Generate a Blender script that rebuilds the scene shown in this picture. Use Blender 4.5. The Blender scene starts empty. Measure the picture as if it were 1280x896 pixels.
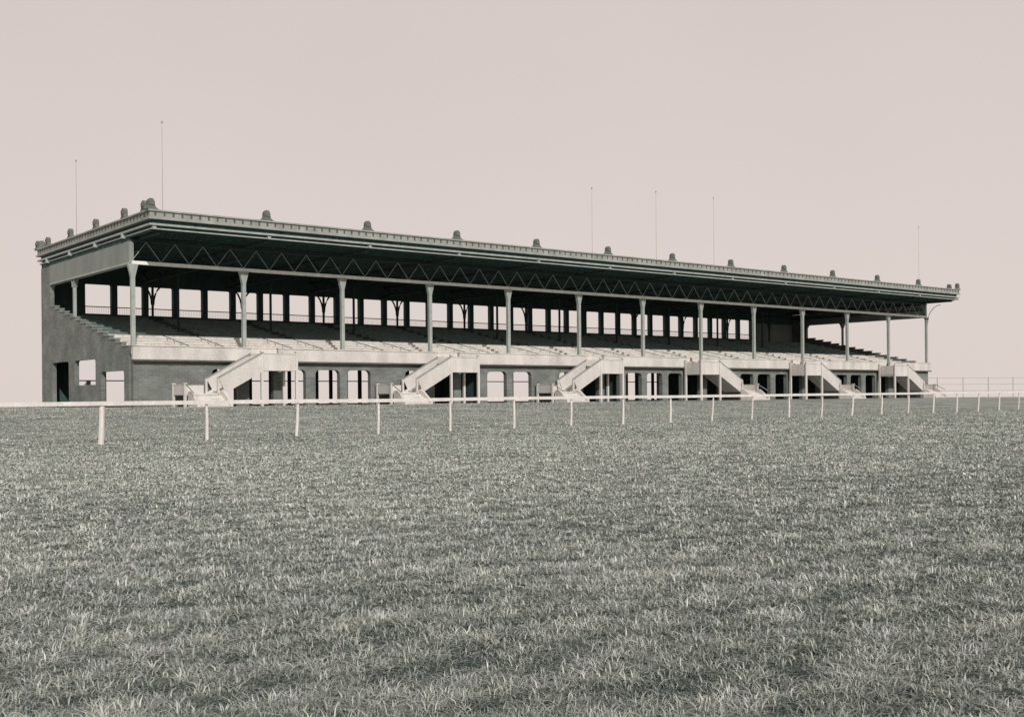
import bpy, math, random
import numpy as np
from mathutils import Vector, Matrix
random.seed(5); rng = np.random.default_rng(7)
scn = bpy.context.scene
COL = scn.collection
R = math.radians
EYE = 1.31          # eye height over the meadow
ZG = 0.82           # ground level at the stand
TH = 0.897
ROOT = Vector((-24.83, 74.81, ZG)); ROTZ = math.pi/2 - TH
L = 96.0; D = 20.0
UX = Vector((math.sin(TH), math.cos(TH))); UY = Vector((-math.cos(TH), math.sin(TH)))

# ------------------------------------------------------------------ materials
def new_mat(name):
    m = bpy.data.materials.new(name); m.use_nodes = True
    nt = m.node_tree; b = nt.nodes['Principled BSDF']
    return m, nt, b
def paint(name, col, rough=0.7, var=0.25, scale=1.5, bump=0.15, grime=0.0, fine=14.0):
    """weathered paint / plaster: two noises mix lighter and darker versions of the base colour"""
    m, nt, b = new_mat(name); N = nt.nodes; Lk = nt.links
    tc = N.new('ShaderNodeTexCoord')
    n1 = N.new('ShaderNodeTexNoise'); n1.inputs['Scale'].default_value = scale; n1.inputs['Detail'].default_value = 6
    n2 = N.new('ShaderNodeTexNoise'); n2.inputs['Scale'].default_value = fine; n2.inputs['Detail'].default_value = 5
    mp = N.new('ShaderNodeMapping'); mp.inputs['Scale'].default_value = (1, 1, .35)
    Lk.new(tc.outputs['Object'], mp.inputs[0]); Lk.new(mp.outputs[0], n1.inputs[0]); Lk.new(tc.outputs['Object'], n2.inputs[0])
    ad = N.new('ShaderNodeMath'); ad.operation = 'ADD'; Lk.new(n1.outputs[0], ad.inputs[0]); Lk.new(n2.outputs[0], ad.inputs[1])
    mr = N.new('ShaderNodeMapRange'); mr.inputs[1].default_value = .7; mr.inputs[2].default_value = 1.3
    Lk.new(ad.outputs[0], mr.inputs[0])
    mx = N.new('ShaderNodeMix'); mx.data_type = 'RGBA'
    mx.inputs['A'].default_value = tuple(c*(1-var) for c in col)+(1,)
    mx.inputs['B'].default_value = tuple(min(.9, c*(1+var*.6)) for c in col)+(1,)
    Lk.new(mr.outputs[0], mx.inputs[0]); Lk.new(mx.outputs['Result'], b.inputs['Base Color'])
    b.inputs['Roughness'].default_value = rough; b.inputs['Specular IOR Level'].default_value = .25
    bp = N.new('ShaderNodeBump'); bp.inputs['Strength'].default_value = bump; bp.inputs['Distance'].default_value = .02
    Lk.new(n2.outputs[0], bp.inputs['Height']); Lk.new(bp.outputs[0], b.inputs['Normal'])
    return m
def brick(name, c1, c2, mortar):
    m, nt, b = new_mat(name); N = nt.nodes; Lk = nt.links
    tc = N.new('ShaderNodeTexCoord'); sp = N.new('ShaderNodeSeparateXYZ'); Lk.new(tc.outputs['Object'], sp.inputs[0])
    ad = N.new('ShaderNodeMath'); ad.operation = 'ADD'; Lk.new(sp.outputs[0], ad.inputs[0]); Lk.new(sp.outputs[1], ad.inputs[1])
    cb = N.new('ShaderNodeCombineXYZ'); Lk.new(ad.outputs[0], cb.inputs[0]); Lk.new(sp.outputs[2], cb.inputs[1])
    br = N.new('ShaderNodeTexBrick'); br.inputs['Scale'].default_value = 1.0
    br.inputs['Brick Width'].default_value = .46; br.inputs['Row Height'].default_value = .16
    br.inputs['Mortar Size'].default_value = .012; br.inputs['Bias'].default_value = -.1
    br.inputs['Color1'].default_value = c1+(1,); br.inputs['Color2'].default_value = c2+(1,); br.inputs['Mortar'].default_value = mortar+(1,)
    Lk.new(cb.outputs[0], br.inputs['Vector'])
    n = N.new('ShaderNodeTexNoise'); n.inputs['Scale'].default_value = .7; n.inputs['Detail'].default_value = 8; Lk.new(tc.outputs['Object'], n.inputs[0])
    mr = N.new('ShaderNodeMapRange'); mr.inputs[1].default_value = .3; mr.inputs[2].default_value = .7; mr.inputs[3].default_value = .72; mr.inputs[4].default_value = 1.2
    Lk.new(n.outputs[0], mr.inputs[0])
    vm = N.new('ShaderNodeVectorMath'); vm.operation = 'SCALE'; Lk.new(br.outputs[0], vm.inputs[0]); Lk.new(mr.outputs[0], vm.inputs['Scale'])
    Lk.new(vm.outputs[0], b.inputs['Base Color']); b.inputs['Roughness'].default_value = .9
    bp = N.new('ShaderNodeBump'); bp.inputs['Strength'].default_value = .4; bp.inputs['Distance'].default_value = .02
    Lk.new(br.outputs['Fac'], bp.inputs['Height']); bp.invert = True; Lk.new(bp.outputs[0], b.inputs['Normal'])
    return m
M_WHITE = paint('white_paint', (.60, .578, .555), .65, .30, .9, .15)
M_RAIL = paint('rail_paint', (.66, .635, .61), .6, .2, 2.0, .2)
M_COL = paint('column_paint', (.34, .375, .355), .5, .3, 2.0, .1)
M_BEAM = paint('beam_paint', (.82, .82, .77), .6, .2, 2.0, .1)
M_FASC = paint('cornice_paint', (.30, .315, .295), .7, .3, 1.2, .2)
M_FASC2 = paint('cornice_joint', (.10, .105, .095), .8, .3)
M_FIN = paint('finial_iron', (.135, .148, .138), .7, .4, 3)
M_DARK = paint('dark_green_timber', (.045, .080, .073), .85, .5, 3, .3)
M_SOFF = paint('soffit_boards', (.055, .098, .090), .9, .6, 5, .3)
M_BRICK = brick('grey_brick', (.135, .152, .142), (.185, .202, .190), (.23, .24, .225))
M_PANEL = paint('end_panel_plaster', (.24, .262, .245), .9, .2, 1.0, .2)
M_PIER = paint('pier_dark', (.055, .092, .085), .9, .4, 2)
M_TIER = paint('tier_boards_shade', (.12, .165, .152), .85, .3, 1.0, .2)  # darker copy for the rear rows, roof shade put into the colour
M_BENCH = paint('bench_wood_shade', (.15, .20, .185), .8, .35, 2.0, .2)  # rear benches likewise, shade mixed into the wood colour
M_TIER_LIT = paint('tier_boards_lit', (.52, .50, .46), .85, .25, 1.0, .2)  # front boxes: lighter copy of the tier boards, sunlight put into the colour
M_BENCH_LIT = paint('bench_wood_lit', (.66, .63, .585), .8, .25, 2.0, .2)  # lighter bench copy for the sunlit front rows
M_ROOF = paint('roof_felt', (.09, .09, .085), .95, .3)
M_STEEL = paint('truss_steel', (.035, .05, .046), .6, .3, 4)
M_CONC = paint('floor_slab', (.12, .12, .11), .9, .3, .6)
M_POLE = paint('pole_grey', (.42, .40, .37), .5, .2)
M_WIRE = paint('wire_grey', (.25, .25, .24), .5, .2)

# ------------------------------------------------------------------ mesh builder
class MB:
    def __init__(s): s.v = []; s.f = []
    def add(s, vs, fs):
        o = len(s.v); s.v += [tuple(v) for v in vs]; s.f += [tuple(i+o for i in f) for f in fs]; return s
    def box(s, x0, x1, y0, y1, z0, z1):
        return s.add([(x0,y0,z0),(x1,y0,z0),(x1,y1,z0),(x0,y1,z0),(x0,y0,z1),(x1,y0,z1),(x1,y1,z1),(x0,y1,z1)],
                     [(0,3,2,1),(4,5,6,7),(0,1,5,4),(1,2,6,5),(2,3,7,6),(3,0,4,7)])
    def bar(s, a, b, w, h=None, up=(0,0,1)):
        h = h or w; a = Vector(a); b = Vector(b); d = (b-a).normalized(); u = Vector(up)
        if abs(d.dot(u)) > .99: u = Vector((0,1,0))
        r = d.cross(u).normalized(); u = r.cross(d).normalized()
        vs = [p + r*i*w/2 + u*j*h/2 for p in (a, b) for i, j in ((-1,-1),(1,-1),(1,1),(-1,1))]
        return s.add(vs, [(0,1,2,3),(7,6,5,4),(0,4,5,1),(1,5,6,2),(2,6,7,3),(3,7,4,0)])
    def tube(s, pts, rad, n=8):
        pts = [Vector(p) for p in pts]
        if not isinstance(rad, (list, tuple)): rad = [rad]*len(pts)
        vs = []; fs = []
        for i, p in enumerate(pts):
            d = (pts[min(i+1, len(pts)-1)] - pts[max(i-1, 0)]).normalized()
            u = Vector((0,0,1)) if abs(d.z) < .9 else Vector((1,0,0))
            r = d.cross(u).normalized(); u = r.cross(d)
            for k in range(n):
                a = 2*math.pi*k/n; vs.append(p + (r*math.cos(a)+u*math.sin(a))*rad[i])
        for i in range(len(pts)-1):
            for k in range(n):
                fs.append((i*n+k, i*n+(k+1)%n, (i+1)*n+(k+1)%n, (i+1)*n+k))
        fs.append(tuple(range(n-1, -1, -1))); fs.append(tuple((len(pts)-1)*n+k for k in range(n)))
        return s.add(vs, fs)
    def prism(s, poly, axis, a, b):
        """poly: (u,v) list; axis 'x': u=y v=z extruded in x; 'y': u=x v=z ; 'z': u=x v=y"""
        def P(u, v, w):
            return {'x': (w,u,v), 'y': (u,w,v), 'z': (u,v,w)}[axis]
        n = len(poly); vs = [P(u,v,a) for u,v in poly] + [P(u,v,b) for u,v in poly]
        fs = [tuple(range(n)), tuple(range(2*n-1, n-1, -1))] + [(i, i+n, (i+1)%n+n, (i+1)%n) for i in range(n)]
        return s.add(vs, fs)
    def build(s, name, mat, parent=None, loc=None, bevel=0, smooth=False):
        me = bpy.data.meshes.new(name); me.from_pydata(s.v, [], s.f); me.materials.append(mat)
        for k, (m2, f0) in enumerate(getattr(s, 'extra', [])):
            me.materials.append(m2)
            for p in me.polygons:
                if p.index >= f0: p.material_index = k+1
        import bmesh
        bm = bmesh.new(); bm.from_mesh(me); bmesh.ops.recalc_face_normals(bm, faces=bm.faces); bm.to_mesh(me); bm.free()
        if smooth:
            for p in me.polygons: p.use_smooth = True
        o = bpy.data.objects.new(name, me); COL.objects.link(o)
        if loc: o.location = loc
        if parent: o.parent = parent
        if bevel:
            md = o.modifiers.new('bevel', 'BEVEL'); md.width = bevel; md.segments = 2; md.limit_method = 'ANGLE'
        return o
def tag(o, label=None, cat=None, group=None, kind=None):
    if label: o['label'] = label
    if cat: o['category'] = cat
    if group: o['group'] = group
    if kind: o['kind'] = kind
    return o
def clone(o, parent, loc=None):
    c = o.copy(); COL.objects.link(c); c.parent = parent
    if loc is not None: c.location = loc
    for ch in list(o.children): clone(ch, c)
    return c
def world(t, s, z=0):
    return (ROOT.x + UX.x*t + UY.x*s, ROOT.y + UX.y*t + UY.y*s, z)

# wall in a plane with rectangular / arched openings: built as vertical strips so openings are true holes
def wall_strips(mb, u0, u1, z0, z1, openings, place, top=None):
    """openings: (ua, ub, za, zb, arch) sorted; place(ua,ub,za,zb) adds a box; arch fills rounded corners"""
    u = u0
    for ua, ub, za, zb, arch in openings:
        if ua > u: place(mb, u, ua, z0, z1)
        if za > z0: place(mb, ua, ub, z0, za)
        if zb < z1: place(mb, ua, ub, zb, z1)
        u = ub
    if u < u1: place(mb, u, u1, z0, z1)
def corner_poly(u, z, r, sx, n=6):
    # fills a top corner: at (u,z), rounding radius r, sx = +1 if opening lies towards +u
    pts = [(u, z)]
    for k in range(n+1):
        a = math.pi/2*k/n
        pts.append((u + sx*(r - r*math.cos(a)), z - r + r*math.sin(a)))
    return pts

# ================================================================== THE STAND
stand = bpy.data.objects.new('grandstand', None); COL.objects.link(stand)
stand.location = ROOT; stand.rotation_euler = (0, 0, ROTZ)
tag(stand, 'long roofed racecourse grandstand with columns, lattice truss and six white stairs', 'grandstand')

ZB, ZFT, ZFB, ZPT, ZPB, ZS, ZO = 9.75, 12.6, 11.4, 4.14, 3.18, 7.62, 10.05   # beam, fascia top/bottom, parapet, rear sill, rear opening head

# ---- slab
MB().box(.3, L-.3, .42, D-.5, -.3, .04).build('ground_floor_slab', M_CONC, stand)

# ---- front wall, arcade openings symmetrical about the middle
def half_openings():
    o = []
    for b in (8.0, 24.0, 40.0):
        for a, w in ((-2.5, 1.8), (.3, 1.9), (2.9, 1.9), (5.6, 2.05), (8.3, 2.05)):
            o.append((b+a, b+a+w))
    return [q for q in o if q[1] < 48]
fo = half_openings(); fo = sorted(fo + [(L-b, L-a) for a, b in fo])
ded = []
for q in fo:
    if ded and q[0] < ded[-1][1] + .3: continue
    ded.append(q)
fo = ded
mb = MB()
wall_strips(mb, 0, L, 0, ZPB, [(a, b, 0.0, 2.62, 1) for a, b in fo], lambda m, a, b, c, d: m.box(a, b, 0, .42, c, d))
for a, b in fo:
    mb.prism(corner_poly(a, 2.62, .35, 1), 'y', .003, .417); mb.prism(corner_poly(b, 2.62, .35, -1), 'y', .003, .417)
mb.build('front_wall', M_BRICK, stand)
for a, b in fo:     # each opening has a low kerb and a lintel lip
    pass
# ---- landings
LAND = [(8.1, 10.8, -1), (24.2, 26.9, -1), (40.2, 42.9, -1), (53.1, 55.8, 1), (69.1, 71.8, 1), (85.2, 87.9, 1)]
# ---- front parapet in lengths between the stair gates
gaps = [(a+.25, b-.35) if d < 0 else (a+.35, b-.25) for a, b, d in LAND]
u = -0.12; segs = []
for a, b in gaps: segs.append((u, a)); u = b
segs.append((u, L+.12))
for a, b in segs:
    m = MB().box(a, b, -.3, -.02, ZPB+.02, ZPT-.06)
    n = max(1, int((b-a)/2.0))
    o = m.build('parapet', M_WHITE, stand)
    MB().box(a-.03, b+.03, -.36, .03, ZPT-.058, ZPT+.0).build('coping', M_WHITE, o)
    MB().box(a, b, -.42, -.004, ZPB-.1, ZPB+.018).build('moulding', M_FASC2, o)
# ---- seating tiers (raked) and bench rows
NLIT = 6; NT = 14; G = 1.2; R0 = .25; S0 = .5; ZT0 = 3.58  # front rows up to the sun line take the lighter copies
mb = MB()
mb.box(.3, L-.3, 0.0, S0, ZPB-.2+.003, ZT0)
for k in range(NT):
    if k == NLIT: mb.build('front_tiers_lit', M_TIER_LIT, stand); mb = MB()
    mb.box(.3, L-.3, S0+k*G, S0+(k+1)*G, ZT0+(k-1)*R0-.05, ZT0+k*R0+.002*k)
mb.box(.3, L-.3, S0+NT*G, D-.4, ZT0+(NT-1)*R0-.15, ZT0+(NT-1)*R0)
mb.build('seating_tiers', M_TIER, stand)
for k in range(1, NT):
    z = ZT0 + k*R0; y = S0 + k*G
    mb = MB()
    for j in range(12):
        g = .65 if k >= NLIT else .004
        a, b = max(8*j + g, .35), min(8*j + 8 - g, L-.35)
        mb.box(a, b, y+.40, y+.78, z+.36, z+.40)
        mb.box(a, b, y+.44, y+.48, z+.005, z+.357)
    mb.build('bench_row', M_BENCH_LIT if k < NLIT else M_BENCH, stand)
# aisle stringers on every column line
for j in range(0, 13):
    mb = MB(); x = min(max(8*j, .5), L-.5)
    for sx in (-.5, .5):
        if j == 0 and sx < 0 or j == 12 and sx > 0: continue
        for k in range(NLIT, NT):
            mb.box(x+sx-.04, x+sx+.04, S0+k*G+.01, S0+(k+1)*G-.01, ZT0+k*R0+.03, ZT0+k*R0+.16)
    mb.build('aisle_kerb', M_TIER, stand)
# box dividers: dark rails between the front boxes
for j in range(24):
    x = 4*j + 3.2 if j % 2 else 4*j+4.6
    mb = MB().bar((x, S0+G, ZT0+R0+.42), (x-.1, S0+(NLIT-1)*G, ZT0+(NLIT-1)*R0+.42), .05, .04)
    mb.build('box_divider', M_DARK, stand)

# ---- end walls: stepped parapet following the rake, three openings low down
xa, xb, ya, yb = -.30, L+.30, -3.9, D+.05
def end_wall(x0, x1, left):
    mb = MB()
    ops = [(1.3, 5.8, 0.0, 2.5, 1), (6.95, 11.5, 1.62, 3.45, 1), (12.9, 16.9, 0.0, 3.45, 1)]
    wall_strips(mb, .42, D-.42, 0, 3.6, ops, lambda m, a, b, c, d: m.box(x0, x1, a, b, c, d))
    xin = (x0+.003, x1-.003)
    for a, b, c, d, _ in ops:
        mb.prism(corner_poly(a, d, .3, 1), 'x', *xin); mb.prism(corner_poly(b, d, .3, -1), 'x', *xin)
    # stepped upper part
    mb.box(x0, x1, 0, S0, 3.6, ZPT)
    for k in range(NT):
        mb.box(x0, x1, S0+k*G, S0+(k+1)*G, 3.6, ZPT-.05+k*.285)
    zt = ZPT-.05+(NT-1)*.285
    mb.box(x0, x1, S0+NT*G, D-.42, 3.6, zt)
    mb.box(x0, x1, 17.3, D-.42, zt, 11.0)
    o = mb.build('end_wall', M_BRICK, stand)
    mc = MB()
    for k in range(NT):
        mc.box(x0-.05, x1+.05, S0+k*G-.04, S0+(k+1)*G-.04, ZPT-.05+k*.285+.003, ZPT+.03+k*.285)
    mc.build('stepped_coping', M_PANEL, o)
    # panel below the eaves with rounded spandrels
    mp = MB()
    mp.box(x0, x1, .2, 17.3, ZB-.1, 11.05)
    for a, b in ((.2, 11.7), (12.05, 17.3)):
        mp.prism(corner_poly(a, ZB-.1, .7, 1), 'x', *xin); mp.prism(corner_poly(b, ZB-.1, .7, -1), 'x', *xin)
    p = mp.build('end_panel', M_PANEL, stand)
    MB().box(x0+.1, x1-.1, .3, D-.43, 11.053, 11.30).box(x0+.1, x1-.1, ya+.5, D-.1, 11.303, 11.456).build('eaves_blocking', M_SOFF, p)
    mq = MB().box(x0-.07, x1+.07, .2, 17.3, ZB-.22, ZB-.10)
    mq.build('panel_trim', M_COL, p)
    MB().box(x0+.06, x1-.06, 11.75, 12.0, ZT0+9*R0, ZB-.23).build('end_column', M_COL, stand)
end_wall(-.16, .16, True)
end_wall(L-.16, L+.16, False)

# ---- rear wall: upper colonnade and ground floor arcade
PT0, PP = 5.7, 2.644
ups = []
for n in range(-1, 31):
    c = PT0 + PP*n; ups.append((c+.24, c+PP-.24))
mb = MB()
pl = lambda m, a, b, c, d: m.box(a, b, D-.42, D, c, d)
wall_strips(mb, 0, L, 4.6, 11.456, [(a, b, ZS, ZO, 1) for a, b in ups], pl)
low = []
ZLO = 4.0
low = [(2.3, 4.75), (4.95, 7.65)]; q = 8.1
while q + 2.9 < L-1: low.append((q, q+2.9)); q += 3.3
wall_strips(mb, 0, L, 0, 4.6, [(a, b, 0.0, ZLO, 1) for a, b in low], pl)
for a, b in low:
    mb.prism(corner_poly(a, ZLO, .4, 1), 'y', D-.417, D-.003); mb.prism(corner_poly(b, ZLO, .4, -1), 'y', D-.417, D-.003)
for a, b in ups:
    mb.prism(corner_poly(a, ZO, .12, 1), 'y', D-.417, D-.003); mb.prism(corner_poly(b, ZO, .12, -1), 'y', D-.417, D-.003)
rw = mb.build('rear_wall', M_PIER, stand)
for a, b in ups:
    mb = MB().box(a-.02, b+.02, D-.26, D-.18, ZS+.56, ZS+.63); q = a+.06
    while q < b: mb.box(q, q+.014, D-.231, D-.217, ZS-.01, ZS+.57); q += .145
    mb.extra = [(M_COL, 6)]; mb.build('opening_rail', M_STEEL, rw)
MB().box(88.4, L-.3, D-.50, D-.423, 6.6, 9.7).build('rear_wall_lit', M_PANEL, stand)  # lighter sheet over the rear wall, light falling there put into its colour
for a, b in low: MB().box(a-.02, b+.02, D-.26, D-.18, 2.08, 2.17).build('transom', M_COL, rw)

# ---- columns
def front_col(end):
    mb = MB()
    w = .13
    mb.box(-w, w, .02, .28, ZT0-.1, ZB-1.1)
    mb.add([(-w,.02,ZB-1.1),(w,.02,ZB-1.1),(w,.28,ZB-1.1),(-w,.28,ZB-1.1),(-.34 if end >= 0 else -w,.0,ZB-.23),(.34 if end <= 0 else w,.0,ZB-.23),(.34 if end <= 0 else w,.30,ZB-.23),(-.34 if end >= 0 else -w,.30,ZB-.23)],
           [(0,3,2,1),(4,5,6,7),(0,1,5,4),(1,2,6,5),(2,3,7,6),(3,0,4,7)])
    mb.box(-.2, .2, -.02, .32, ZT0, ZT0+.35)
    c = mb.build('front_column', M_COL, stand)
    # curved bracket reaching out to the eaves
    pts = [(0, .02, ZB-1.0)] + [(0, .0 - 1.7*(1-math.cos(a)), ZB-1.0+2.2*math.sin(a)) for a in [R(15*k) for k in range(1, 7)]]
    if end: MB().tube(pts, .035, 6).build('eaves_bracket', M_WIRE, c)
    return c
for j in range(13):
    c = front_col(-1 if j == 12 else 0); c.location = (8*j if 0 < j < 12 else (0.05 if j == 0 else L-.05), 0, 0)
def inner_col(y, z0, arched, name):
    mb = MB().tube([(0, y, z0), (0, y, ZB+.5)], .11, 8)
    c = mb.build(name, M_DARK, stand)
    if arched:
        for sx in (-1, 1):
            pts = [(sx*.08, y, ZB-1.4)] + [(sx*(.08+1.15*(1-math.cos(a))), y, ZB-1.4+1.75*math.sin(a)) for a in [R(15*k) for k in range(1, 7)]]
            MB().tube(pts, .075, 6).build('arch_brace', M_DARK, c)
    return c
c1 = inner_col(11.88, ZT0+9*R0, False, 'middle_column'); c1.location.x = 8
c2 = inner_col(17.2, ZT0+12*R0, True, 'rear_column'); c2.location.x = 8
for j in range(2, 12):
    clone(c1, stand, (8*j, 0, 0)); clone(c2, stand, (8*j, 0, 0))

# ---- front lattice truss: one length per bay
def front_truss():
    mb = MB().box(0.0, 8.0, .02, .30, ZB-.22, ZB)
    for k in range(4):
        x = 2*k
        mb.bar((x, .15, ZB), (x+1, .15, 11.05), .038, .038); mb.bar((x+1, .15, 11.05), (x+2, .15, ZB), .038, .038)
    mb.extra = [(M_COL, 6), (M_STEEL, len(mb.f))]
    mb.box(0, 8, .05, .25, 11.05, 11.17)
    return mb
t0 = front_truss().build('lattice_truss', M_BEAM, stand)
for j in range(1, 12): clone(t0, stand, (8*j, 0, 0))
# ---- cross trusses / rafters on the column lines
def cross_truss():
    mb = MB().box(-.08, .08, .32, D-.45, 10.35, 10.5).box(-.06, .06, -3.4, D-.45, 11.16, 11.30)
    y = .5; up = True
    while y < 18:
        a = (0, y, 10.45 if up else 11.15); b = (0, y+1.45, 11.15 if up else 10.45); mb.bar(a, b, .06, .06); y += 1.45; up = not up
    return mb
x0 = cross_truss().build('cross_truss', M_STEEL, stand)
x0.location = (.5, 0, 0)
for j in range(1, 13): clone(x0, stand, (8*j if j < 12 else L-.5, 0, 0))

# ---- roof
OF, OL, OB = 3.9, .30, .05
xa, xb, ya, yb = -OL, L+OL, -OF, D+OB
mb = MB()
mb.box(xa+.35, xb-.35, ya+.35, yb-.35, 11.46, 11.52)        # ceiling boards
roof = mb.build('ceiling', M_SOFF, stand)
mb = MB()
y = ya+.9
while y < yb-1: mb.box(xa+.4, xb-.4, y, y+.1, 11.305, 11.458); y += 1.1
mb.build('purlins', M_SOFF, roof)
mb = MB()
prof = [(ya+.1, 12.40), (ya+.1, 12.5), (3.0, 12.66), (yb-5, 12.66), (yb-.1, 12.5), (yb-.1, 12.40)]
mb.prism(prof, 'x', xa+.1, xb-.1)
rf = mb.build('roof', M_ROOF, stand)
def ring(mb, off, th, z0, z1):
    """rectangular ring: outer face 'off' outside the eaves line"""
    X0, X1, Y0, Y1 = xa-off, xb+off, ya-off, yb+off
    mb.box(X0, X1, Y0, Y0+th, z0, z1); mb.box(X0, X1, Y1-th, Y1, z0, z1)
    mb.box(X0, X0+th, Y0+th, Y1-th, z0, z1); mb.box(X1-th, X1, Y0+th, Y1-th, z0, z1)
mb = MB()
ring(mb, .0, .3, 12.12, 12.5); ring(mb, .12, .5, 12.503, 12.6); ring(mb, .10, .4, 12.0, 12.117)
SLOTS = mb
mb = MB()                                                    # gutter board below, set back
ring(mb, -.22, .22, 11.74, 11.997)
mb.build('frieze', M_SOFF, rf)
mb = MB()
X0, X1 = xa-.02, xb+.02
for (h0, h1, off, th) in ((11.62, 11.737, .02, .3), (11.38, 11.46, -.12, .16)):
    ring(mb, off, th, h0, h1)
mb.build('gutter', M_COL, rf)
mb = MB()
ring(mb, -.30, .1, 11.463, 11.617); mb.build('eaves_board', M_SOFF, rf)
mb = SLOTS; mb.extra = [(M_FASC2, len(mb.f))]
n = int((xb-xa)/.6)
for k in range(n):
    x = xa+.3+k*.6
    mb.box(x, x+.12, ya-.02, ya+.02, 12.22, 12.46); mb.box(x, x+.12, yb-.02, yb+.02, 12.22, 12.46)
y = ya+.3
while y < yb-.3:
    mb.box(xa-.02, xa+.02, y, y+.12, 12.22, 12.46); mb.box(xb-.02, xb+.02, y, y+.12, 12.22, 12.46); y += .6
fa = mb.build('cornice', M_FASC, rf)
# finials
def finial(h=1.0):
    prof = [(-.62, 0), (-.42, .07), (-.30, .17), (-.24, .30), (-.235, .5), (-.18, .63), (-.08, .71), (.08, .71), (.18, .63), (.235, .5), (.24, .30), (.30, .17), (.42, .07), (.62, 0)]
    mb = MB().prism([(a, b*h) for a, b in prof], 'y', -.02, .26)
    mb.box(-.17, .17, -.08, -.023, .30*h, .56*h)
    mb.box(-.3, .3, -.06, .30, -.003, .09)
    return mb
f0 = finial().build('finial', M_FIN, rf, (0, 0, 0)); f0.location = (-.2, ya, ZFT)
for j in range(1, 13): clone(f0, rf, (8*j-.15 if j < 12 else L+.05, ya, ZFT))
for (x, rz) in ((xa, -math.pi/2), (xb, math.pi/2)):
    for y in (-2.7, .9, 6.5, 12.1, 17.6, 20.2):
        c = clone(f0, rf, (x, y, ZFT)); c.rotation_euler = (0, 0, rz)
for j in range(13): c = clone(f0, rf, (8*j, yb, ZFT)); c.rotation_euler = (0, 0, math.pi)
# rafter-end blocks under the gutter
bl = MB().box(-.11, .11, ya-.03, ya+.2, 11.36, 11.55).build('rafter_end', M_COL, rf)
for j in range(1, 13): clone(bl, rf, (8*j, 0, 0))
bs = MB().box(xa-.08, xa+.3, -.1, .1, 11.3, 11.62).build('rafter_end', M_COL, rf); bs.location = (0, 1.0, 0)
for y in (6.5, 12.1, 17.6): clone(bs, rf, (0, y, 0))
for y in (1, 6.5, 12.1, 17.6): clone(bs, rf, (L+2*OL-.22, y, 0))
# flagpoles
def solve_t(x, s):
    u = (x-635.06)/1409.9
    return (u*(ROOT.y+UY.y*s)-(ROOT.x+UY.x*s))/(UX.x-u*UX.y)
for t, s, z in ((0.6, 13.2, 18.6), (.9, -3.0, 18.4), (solve_t(742, 8), 8, 21.0), (solve_t(822, 8), 8, 21.6), (solve_t(894, 8), 8, 21.9), (solve_t(1150, 4), 4, 21.2)):
    p = MB().tube([(0,0,12.5), (0,0,z)], [.03, .015], 6).tube([(0,0,z-.02), (0,0,z+.05), (0,0,z+.12), (0,0,z+.18)], [.03,.08,.08,.02], 8)
    p.build('flagpole', M_POLE, stand, (t, s, 0))

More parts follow.
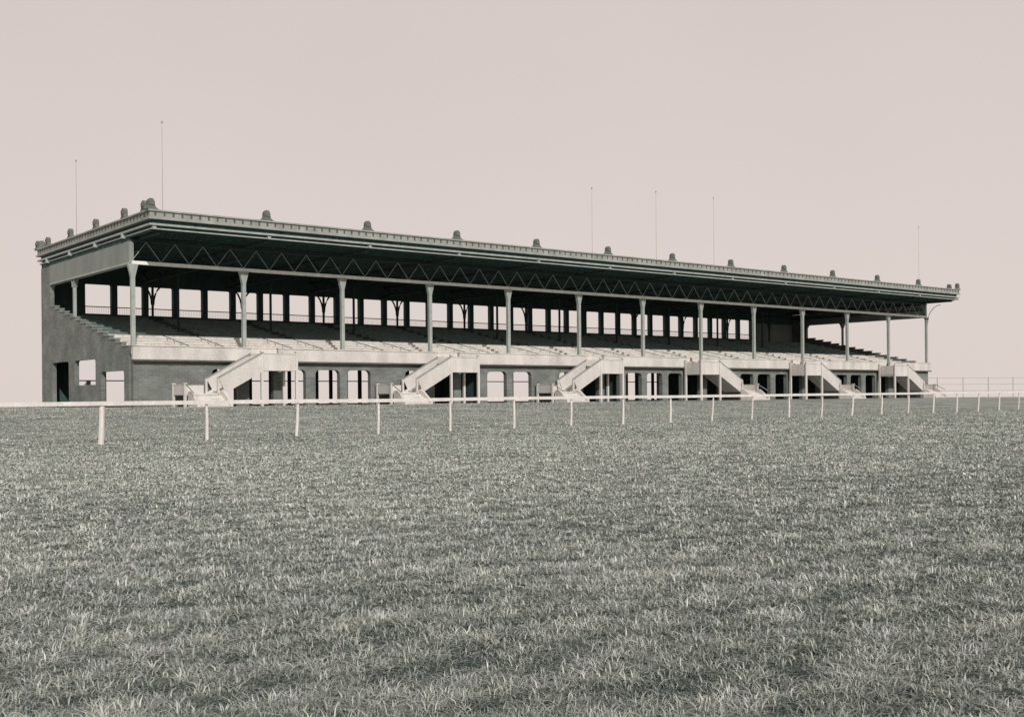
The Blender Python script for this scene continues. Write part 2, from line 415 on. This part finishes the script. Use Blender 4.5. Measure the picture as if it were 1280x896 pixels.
# ---- the six stairs
def staircase():
    """modelled for a flight that falls towards -x; landing x 0..2.7, outer face y=-2.4"""
    YO, YI = -2.4, -.45
    ZL, ZL2 = 2.66, .92
    mb = MB().box(0, 2.7, YO, YI+.02, ZL-.16, ZL)
    nst = 10; run = 3.1/nst; rise = (ZL-ZL2)/nst
    for k in range(nst):
        z = ZL-(k+1)*rise
        mb.box(-(k+1)*run, -k*run+.03, YO+.08, YI-.06, z-.05, z)
        mb.box(-k*run-.001, -k*run+.025, YO+.08, YI-.06, z+.003, z+rise-.053)
    mb.box(-5.55, -3.1, YO, YI, ZL2-.14, ZL2-.002)
    st = mb.build('staircase', M_WHITE, stand)
    # landing parapet (outer + far side)
    m = MB().box(0.12, 2.58, YO-.04, YO+.04, ZL-.2, ZL+.96)
    m.box(.05, 2.65, YO-.08, YO+.08, ZL+.963, ZL+1.02)
    m.box(2.62, 2.70, YO+.12, YI, ZL-.2, ZL+.96)
    m.build('landing_panel', M_WHITE, st)
    # sloping side panels
    for y, nm in ((YO, 'flight_panel'), (YI-.02, 'flight_panel')):
        m = MB()
        dx, dz = -3.1, -(ZL-ZL2)
        m.prism([(-.02, ZL+.98), (dx-.1, ZL2+1.0), (dx+.32, ZL2+.22), (-.02, ZL+.05)], 'y', y-.04, y+.04)
        p = m.build(nm, M_WHITE, st)
        MB().bar((.1, y, ZL+1.06), (dx-.16, y, ZL2+1.03), .17, .06, (0,0,1)).build('handrail', M_FASC, p)
        MB().bar((0, y, ZL-.13), (dx, y, ZL2-.05), .07, .3, (0,0,1)).build('stringer', M_WHITE, p)
    # posts
    for x, y, z1 in ((0, YO, ZL+1.1), (2.66, YO, ZL+1.1), (2.66, YI-.02, ZL+1.1), (-5.55, YO, ZL2+.62), (-5.55, YI, ZL2+.62), (-3.1, YO, ZL2-.1)):
        MB().box(x-.085, x+.085, y-.085, y+.085, -.05, z1).box(x-.12, x+.12, y-.12, y+.12, z1+.002, z1+.07).build('post', M_WHITE, st)
    for x, y in ((-3.22, YO), (-3.22, YI)):
        MB().box(x-.07, x+.07, y-.07, y+.07, ZL2, ZL2+1.05).build('newel', M_WHITE, st)
    m = MB().box(-5.58, -5.52, YO+.09, YI-.09, ZL2-.1, ZL2+.56).box(-5.45, -3.4, YI-.03, YI+.03, ZL2-.1, ZL2+.56)
    m.box(-5.60, -5.50, YO+.05, YI-.05, ZL2+.563, ZL2+.61)
    m.build('lower_panel', M_WHITE, st)
    m = MB()
    for k in range(5):
        z = ZL2-.16*(k+1)
        m.box(-5.2, -3.1, YO-.1-.3*(k+1), YO-.1-.3*k+.0, -.1, z)
    for a, b in ((-5.4, -5.2), (-3.1, -2.9)):
        m.prism([(YO-.1, -.1), (YO-.1, ZL2+.12), (YO-.5, ZL2+.12), (YO-1.65, .22), (YO-1.65, -.1)], 'x', a+.003, b-.003)
    m.build('lower_steps', M_WHITE, st)
    MB().bar((-5.5, YO-.09, ZL2+.6), (-5.5, YO-1.3, ZL2+.0), .05, .06).build('lower_handrail', M_FASC, st)
    # step up from landing into the stand
    MB().box(.3, 2.3, YI+.03, -.0, ZL-.16, ZL+.24).box(.3, 2.3, YI+.25, -.0, ZL+.243, ZL+.48).build('threshold', M_TIER, st)
    return st
s0 = staircase(); s0.location = (8.1, 0, 0)
for a in (24.2, 40.2): clone(s0, stand, (a, 0, 0))
for b in (55.8, 71.8, 87.9):
    c = clone(s0, stand, (b, 0, 0)); c.scale = (-1, 1, 1)

# ---- some rooms on the ground floor: cross walls and inner piers
for a, b, y0, y1 in ((29.15, 29.45, .45, 8), (45.15, 45.4, .45, 8), (60.5, 60.8, .45, 9), (76.5, 76.8, .45, 15), (90.5, 90.8, .45, 12), (13.3, 14.0, 6, 6.6)):
    MB().box(a, b, y0, y1, .043, 3.32).build('cross_wall', M_PIER, stand)
pr = MB().box(-.12, .12, -.12, .12, .043, 3.32).build('ground_floor_post', M_DARK, stand); pr.location = (9, 6, 0)
for x in range(13, 95, 4): clone(pr, stand, (x, 6, 0))
for x in range(10, 95, 4): clone(pr, stand, (x, 12.5, 0))
# small stair inside the left doorway, seen through it
MB().prism([(13.0, .05), (16.5, .05), (13.0, 2.0)], 'x', 1.2, 1.5).build('inner_stair', M_WHITE, stand)

# ================================================================== TERRAIN
def sm(x, a, b):
    t = np.clip((x-a)/(b-a), 0, 1); return t*t*(3-2*t)
def terrain(X, Y):
    X = np.asarray(X, float); Y = np.asarray(Y, float)
    dx = X-ROOT.x; dy = Y-ROOT.y
    t = dx*UX.x + dy*UX.y; s = dx*UY.x + dy*UY.y
    z = ZG*sm(s, -38, -7)
    fall = np.maximum(0, s-26)*.035
    ft = np.maximum(0, t-104)*.035
    z = z - np.maximum(fall, ft)*(s > -60)*1.0*sm(s, -60, -20)
    r = np.hypot(X, Y)
    und = (np.sin(X*.31+1.3)*np.sin(Y*.27+.4)*.035 + np.sin(X*.9+Y*.5)*.004 + np.sin(X*.13-Y*.21)*.04)*(1-sm(s, -36, -14))*sm(r, 2, 8)
    return z + und*(s < 5)
nr, na = 220, 240
rr = np.concatenate([[0], np.geomspace(1.0, 3000, nr-1)])
aa = np.linspace(0, 2*np.pi, na, endpoint=False)
RR, AA = np.meshgrid(rr[1:], aa, indexing='ij')
GX = np.concatenate([[0], (RR*np.sin(AA)).ravel()]); GY = np.concatenate([[0], (RR*np.cos(AA)).ravel()])
GZ = terrain(GX, GY)
fs = [(0, 1+(k+1) % na, 1+k) for k in range(na)]
for i in range(nr-2):
    o = 1+i*na
    for k in range(na):
        fs.append((o+k, o+(k+1) % na, o+na+(k+1) % na, o+na+k))
me = bpy.data.meshes.new('ground'); me.from_pydata(np.stack([GX, GY, GZ], 1).tolist(), [], fs)
for p in me.polygons: p.use_smooth = True
gm, nt, b = new_mat('turf'); N = nt.nodes; Lk = nt.links
geo = N.new('ShaderNodeNewGeometry')
def noise(scale, det=8, rough=.6, src=None):
    n = N.new('ShaderNodeTexNoise'); n.inputs['Scale'].default_value = scale; n.inputs['Detail'].default_value = det; n.inputs['Roughness'].default_value = rough
    Lk.new(src or geo.outputs['Position'], n.inputs[0]); return n
mp = N.new('ShaderNodeMapping'); mp.inputs['Rotation'].default_value = (0, 0, -ROTZ); mp.inputs['Scale'].default_value = (.25, 1, 1)
Lk.new(geo.outputs['Position'], mp.inputs[0])
na_ = noise(.35); nb = noise(6, 10, .75); ncb = noise(.6, 8, .6, mp.outputs[0])
def math2(op, a, bb):
    m = N.new('ShaderNodeMath'); m.operation = op
    for i, v in enumerate((a, bb)):
        if isinstance(v, (int, float)): m.inputs[i].default_value = v
        else: Lk.new(v, m.inputs[i])
    return m.outputs[0]
sm1 = math2('ADD', math2('MULTIPLY', na_.outputs[0], .35), math2('MULTIPLY', nb.outputs[0], .35))
sm1 = math2('ADD', sm1, math2('MULTIPLY', ncb.outputs[0], .3))
rp = N.new('ShaderNodeValToRGB'); Lk.new(sm1, rp.inputs[0])
cr = rp.color_ramp; cr.elements[0].position = .36; cr.elements[0].color = (.085, .105, .098, 1); cr.elements[1].position = .64; cr.elements[1].color = (.44, .465, .43, 1)
e = cr.elements.new(.5); e.color = (.27, .295, .272, 1)
Lk.new(rp.outputs[0], b.inputs['Base Color']); b.inputs['Roughness'].default_value = 1; b.inputs['Specular IOR Level'].default_value = .05
bp = N.new('ShaderNodeBump'); bp.inputs['Strength'].default_value = .7; bp.inputs['Distance'].default_value = .12
Lk.new(nb.outputs[0], bp.inputs['Height']); Lk.new(bp.outputs[0], b.inputs['Normal'])
me.materials.append(gm)
go = bpy.data.objects.new('ground', me); COL.objects.link(go); tag(go, kind='structure')

# pale yard behind and under the stand
mb = MB(); nx, ny = 40, 24
vs = []; fs = []
for i in range(nx+1):
    for j in range(ny+1):
        t = -30 + 170*i/nx; s = 20.3 + 60*j/ny
        w = world(t, s); z = float(terrain(w[0], w[1]))+.02
        vs.append((w[0], w[1], z))
for i in range(nx):
    for j in range(ny):
        o = i*(ny+1)+j; fs.append((o, o+ny+1, o+ny+2, o+1))
mb.add(vs, fs)
yo = mb.build('yard', paint('pale_earth', (.42, .38, .34), .95, .3, .3)); tag(yo, kind='structure')

# ================================================================== GRASS (real blades, thinner out with distance)
def fbm(x, y, seed=0):
    r = np.random.default_rng(100+seed); out = np.zeros_like(x); amp = 1; f = .5; tot = 0
    for o in range(5):
        for k in range(4):
            a = r.uniform(0, 2*np.pi); ph = r.uniform(0, 2*np.pi)
            out += amp*np.sin((x*np.cos(a)+y*np.sin(a))*f*2*np.pi*r.uniform(.7, 1.3)+ph)/4
        tot += amp*.5; amp *= .62; f *= 1.9
    return out/tot
def grass(ntuft, nbl):
    d = np.exp(rng.uniform(np.log(2.6), np.log(95.), int(ntuft*1.0)))
    a = rng.uniform(-R(36), R(36), d.size)
    x = d*np.sin(a); y = d*np.cos(a)
    dx = x-ROOT.x; dy = y-ROOT.y
    s = dx*UY.x+dy*UY.y; t = dx*UX.x + dy*UX.y
    keep = (s < -.35) | (t > 99) & (s < 20) | (t < -2) & (s < 20)
    x, y, d, s = x[keep], y[keep], d[keep], s[keep]
    patch = fbm(x*.30, y*.30, 1); patch2 = fbm(x*1.1, y*1.1, 2); patch3 = fbm(x*3.1, y*3.1, 3)
    ct = x.size
    rnd = rng.normal(0, 1, ct)                       # sets tussock height and tone: tall ones lighter, caught light put into colour
    big = np.clip(1+.34*rnd+.2*patch2+.35*patch3+.1*patch, .3, 2.4)
    hs = (.036-.004*sm(s, -69, -52)-.010*sm(s, -42, -34))*big
    n = ct*nbl
    Dd = np.repeat(d, nbl)
    az = rng.uniform(0, 2*np.pi, n)
    rad = np.abs(rng.normal(0, 1, n))*(.013+.0034*Dd)*np.repeat(.6+.5*big, nbl)
    X = np.repeat(x, nbl)+np.cos(az)*rad; Y = np.repeat(y, nbl)+np.sin(az)*rad
    H = np.repeat(hs, nbl)*rng.uniform(.45, 1.25, n)*(1+.008*Dd)
    Z = terrain(X, Y)-.008
    az = az+rng.normal(0, .9, n); lean = rng.uniform(.2, 2.3, n)
    W = np.clip(.0007*Dd**.88, .0013, .024)*rng.uniform(.6, 1.4, n)
    px, py = np.cos(az), np.sin(az); qx, qy = -py, px
    V = np.zeros((n, 5, 3), np.float32)
    for i, (h, l, w) in enumerate(((0, 0, 1), (0, 0, -1), (.6, .35, -.8), (.6, .35, .8), (1, 1, 0))):
        V[:, i, 0] = X+px*lean*H*l+qx*W*w; V[:, i, 1] = Y+py*lean*H*l+qy*W*w; V[:, i, 2] = Z+H*h*(1-.25*lean*l)
    base = np.arange(n, dtype=np.int32)*5
    loops = np.stack([base, base+1, base+2, base+3, base+3, base+2, base+4], 1).ravel()
    starts = np.stack([np.arange(n)*7, np.arange(n)*7+4], 1).ravel().astype(np.int32)
    me = bpy.data.meshes.new('grass'); me.vertices.add(n*5); me.vertices.foreach_set('co', V.ravel())
    me.loops.add(n*7); me.loops.foreach_set('vertex_index', loops)
    me.polygons.add(n*2); me.polygons.foreach_set('loop_start', starts)
    me.update(calc_edges=True)
    ttone = .47+.17*rnd*(1-.5*sm(d, 10, 40))+.07*patch+.09*patch2+.22*patch3+.12*fbm(x*6.5, y*6.5, 4)+rng.normal(0, .08, ct)-.20*(1-sm(s, -71, -57))  # near field darker: self-shade of the taller grass put into its tone
    tone = np.clip(np.repeat(ttone, nbl)+rng.normal(0, .09, n), 0, 1)
    at = me.attributes.new('tone', 'FLOAT', 'POINT'); at.data.foreach_set('value', np.repeat(tone, 5).astype(np.float32))
    m, nt, b = new_mat('grass_blades'); N = nt.nodes; Lk = nt.links
    an = N.new('ShaderNodeAttribute'); an.attribute_name = 'tone'
    rp = N.new('ShaderNodeValToRGB'); Lk.new(an.outputs['Fac'], rp.inputs[0])
    c = rp.color_ramp; c.elements[0].position = .1; c.elements[0].color = (.035, .058, .052, 1); c.elements[1].position = .95; c.elements[1].color = (.57, .60, .55, 1)
    e = c.elements.new(.5); e.color = (.325, .355, .325, 1)
    Lk.new(rp.outputs[0], b.inputs['Base Color']); b.inputs['Roughness'].default_value = .8; b.inputs['Specular IOR Level'].default_value = .2
    me.materials.append(m)
    o = bpy.data.objects.new('grass', me); COL.objects.link(o)
    tag(o, 'rough tufted meadow grass covering the field in front of the stand', 'grass', kind='stuff')
grass(190000, 13)

# ================================================================== RACECOURSE RAIL
fence = bpy.data.objects.new('racecourse_rail', None); COL.objects.link(fence)
FX, FY, FP, FA = -12.17, 33.89, 3.5, .7926
fence.location = (FX, FY, float(terrain(FX, FY)))
tag(fence, 'long white single-rail fence on thin posts crossing the grass before the stand', 'fence')
def fpos(n): return FX+FP*n*math.sin(FA), FY+FP*n*math.cos(FA)
def railz(n): return 1.27+.13*n/17
b0 = Vector(fence.location)
mb = MB(); pts = []
for n in range(-3, 22):
    x, y = fpos(n); pts.append(Vector((x, y, railz(n)+random.uniform(-.012, .012)))-b0)
for p, q in zip(pts[:-1], pts[1:]):
    mb.bar(p-Vector((0,0,.06)), q-Vector((0,0,.06)), .05, .125)
mb.build('rail', M_RAIL, fence)
nx_, ny_ = math.cos(FA), -math.sin(FA)
for n in range(-3, 22):
    x, y = fpos(n); z = float(terrain(x, y))
    w = .075 if n == 0 else random.uniform(.038, .05)
    ox, oy = nx_*.075, ny_*.075
    lean = random.uniform(-.05, .05) if n != 0 else .02
    lt = -.05 - random.uniform(0, .06)*(n > 8)
    top = Vector((x, y, railz(n)-.03))-b0; bot = Vector((x-math.sin(FA)*lean+nx_*lt, y-math.cos(FA)*lean+ny_*lt, z-.1))-b0
    mid = (top+bot)/2 + Vector((nx_*.02, ny_*.02, 0))
    off = Vector((-ox, -oy, 0)) if True else 0
    mbp = MB().tube([bot+off, mid+off, top+off], [w*1.25, w*1.1, w], 8)
    mbp.build('post', M_RAIL, fence, smooth=False)

# ---- wire fence running off beyond the far end of the stand
wf = bpy.data.objects.new('wire_fence', None); COL.objects.link(wf)
w0 = world(97.2, 3.0); z0 = float(terrain(*w0[:2])); wf.location = (w0[0], w0[1], z0); wf.rotation_euler = (0, 0, ROTZ-R(18))
tag(wf, 'tall thin wire fence running off from the far right end of the stand', 'fence')
for k in range(8):
    MB().tube([(4*k, 0, -1.6), (4*k, 0, 2.45)], .035, 6).build('post', M_WIRE, wf)
for z in (2.4, 1.6, .8):
    MB().tube([(0, 0, z), (28, 0, z)], .018, 5).build('wire', M_WIRE, wf)

# ================================================================== CAMERA
cam = bpy.data.cameras.new('camera'); co = bpy.data.objects.new('camera', cam); COL.objects.link(co)
M = Matrix.Translation((0, 0, EYE)) @ Matrix.Rotation(R(90), 4, 'X') @ Matrix.Rotation(-.0085, 4, 'Z')
co.matrix_world = M
cam.sensor_width = 36; cam.lens = 1409.9/1280*36
cam.shift_y = 48.2/1280; cam.shift_x = 5/1280
cam.clip_end = 8000; cam.clip_start = .05
scn.camera = co

# ================================================================== LIGHT
sun_dir = Vector((.30, -.95, 0)).normalized(); elev = R(27.5)
sd = Vector((sun_dir.x*math.cos(elev), sun_dir.y*math.cos(elev), math.sin(elev)))
sl = bpy.data.lights.new('sun', 'SUN'); sl.energy = 3.0; sl.angle = R(.6); sl.color = (1, .955, .90)
so = bpy.data.objects.new('sun', sl); COL.objects.link(so); so.rotation_euler = sd.to_track_quat('Z', 'Y').to_euler()
w = bpy.data.worlds.new('World'); scn.world = w; w.use_nodes = True; nt = w.node_tree; N = nt.nodes; Lk = nt.links
bg = N['Background']; sky = N.new('ShaderNodeTexSky'); sky.sky_type = 'NISHITA'; sky.sun_disc = False
sky.sun_elevation = elev; sky.sun_rotation = math.atan2(sd.x, sd.y)
sky.dust_density = 3
tc = N.new('ShaderNodeTexCoord'); cn = N.new('ShaderNodeTexNoise'); cn.inputs['Scale'].default_value = 1.6; cn.inputs['Detail'].default_value = 4
Lk.new(tc.outputs['Generated'], cn.inputs[0])
spz = N.new('ShaderNodeSeparateXYZ'); Lk.new(tc.outputs['Generated'], spz.inputs[0])
gz = N.new('ShaderNodeMapRange'); gz.inputs[1].default_value = 0; gz.inputs[2].default_value = .35; gz.inputs[3].default_value = .62; gz.inputs[4].default_value = 0; Lk.new(spz.outputs[2], gz.inputs[0])
cm = N.new('ShaderNodeMath'); cm.operation = 'MULTIPLY_ADD'; cm.inputs[1].default_value = .8; Lk.new(cn.outputs[0], cm.inputs[0]); Lk.new(gz.outputs[0], cm.inputs[2])
rp = N.new('ShaderNodeValToRGB'); Lk.new(cm.outputs[0], rp.inputs[0])      # thin even overcast veil, faintly mottled
rp.color_ramp.elements[0].position = .3; rp.color_ramp.elements[0].color = (.66, .58, .545, 1)
rp.color_ramp.elements[1].position = 1.0; rp.color_ramp.elements[1].color = (.76, .665, .625, 1)
sc = N.new('ShaderNodeVectorMath'); sc.operation = 'SCALE'; sc.inputs['Scale'].default_value = 10; Lk.new(rp.outputs[0], sc.inputs[0])
mx = N.new('ShaderNodeMix'); mx.data_type = 'RGBA'; mx.inputs[0].default_value = .95
Lk.new(sky.outputs[0], mx.inputs['A']); Lk.new(sc.outputs[0], mx.inputs['B']); Lk.new(mx.outputs['Result'], bg.inputs[0])
bg.inputs[1].default_value = .1

scn.view_settings.view_transform = 'Standard'; scn.view_settings.look = 'None'; scn.view_settings.exposure = 0; scn.view_settings.gamma = 1
scn.render.engine = 'CYCLES'
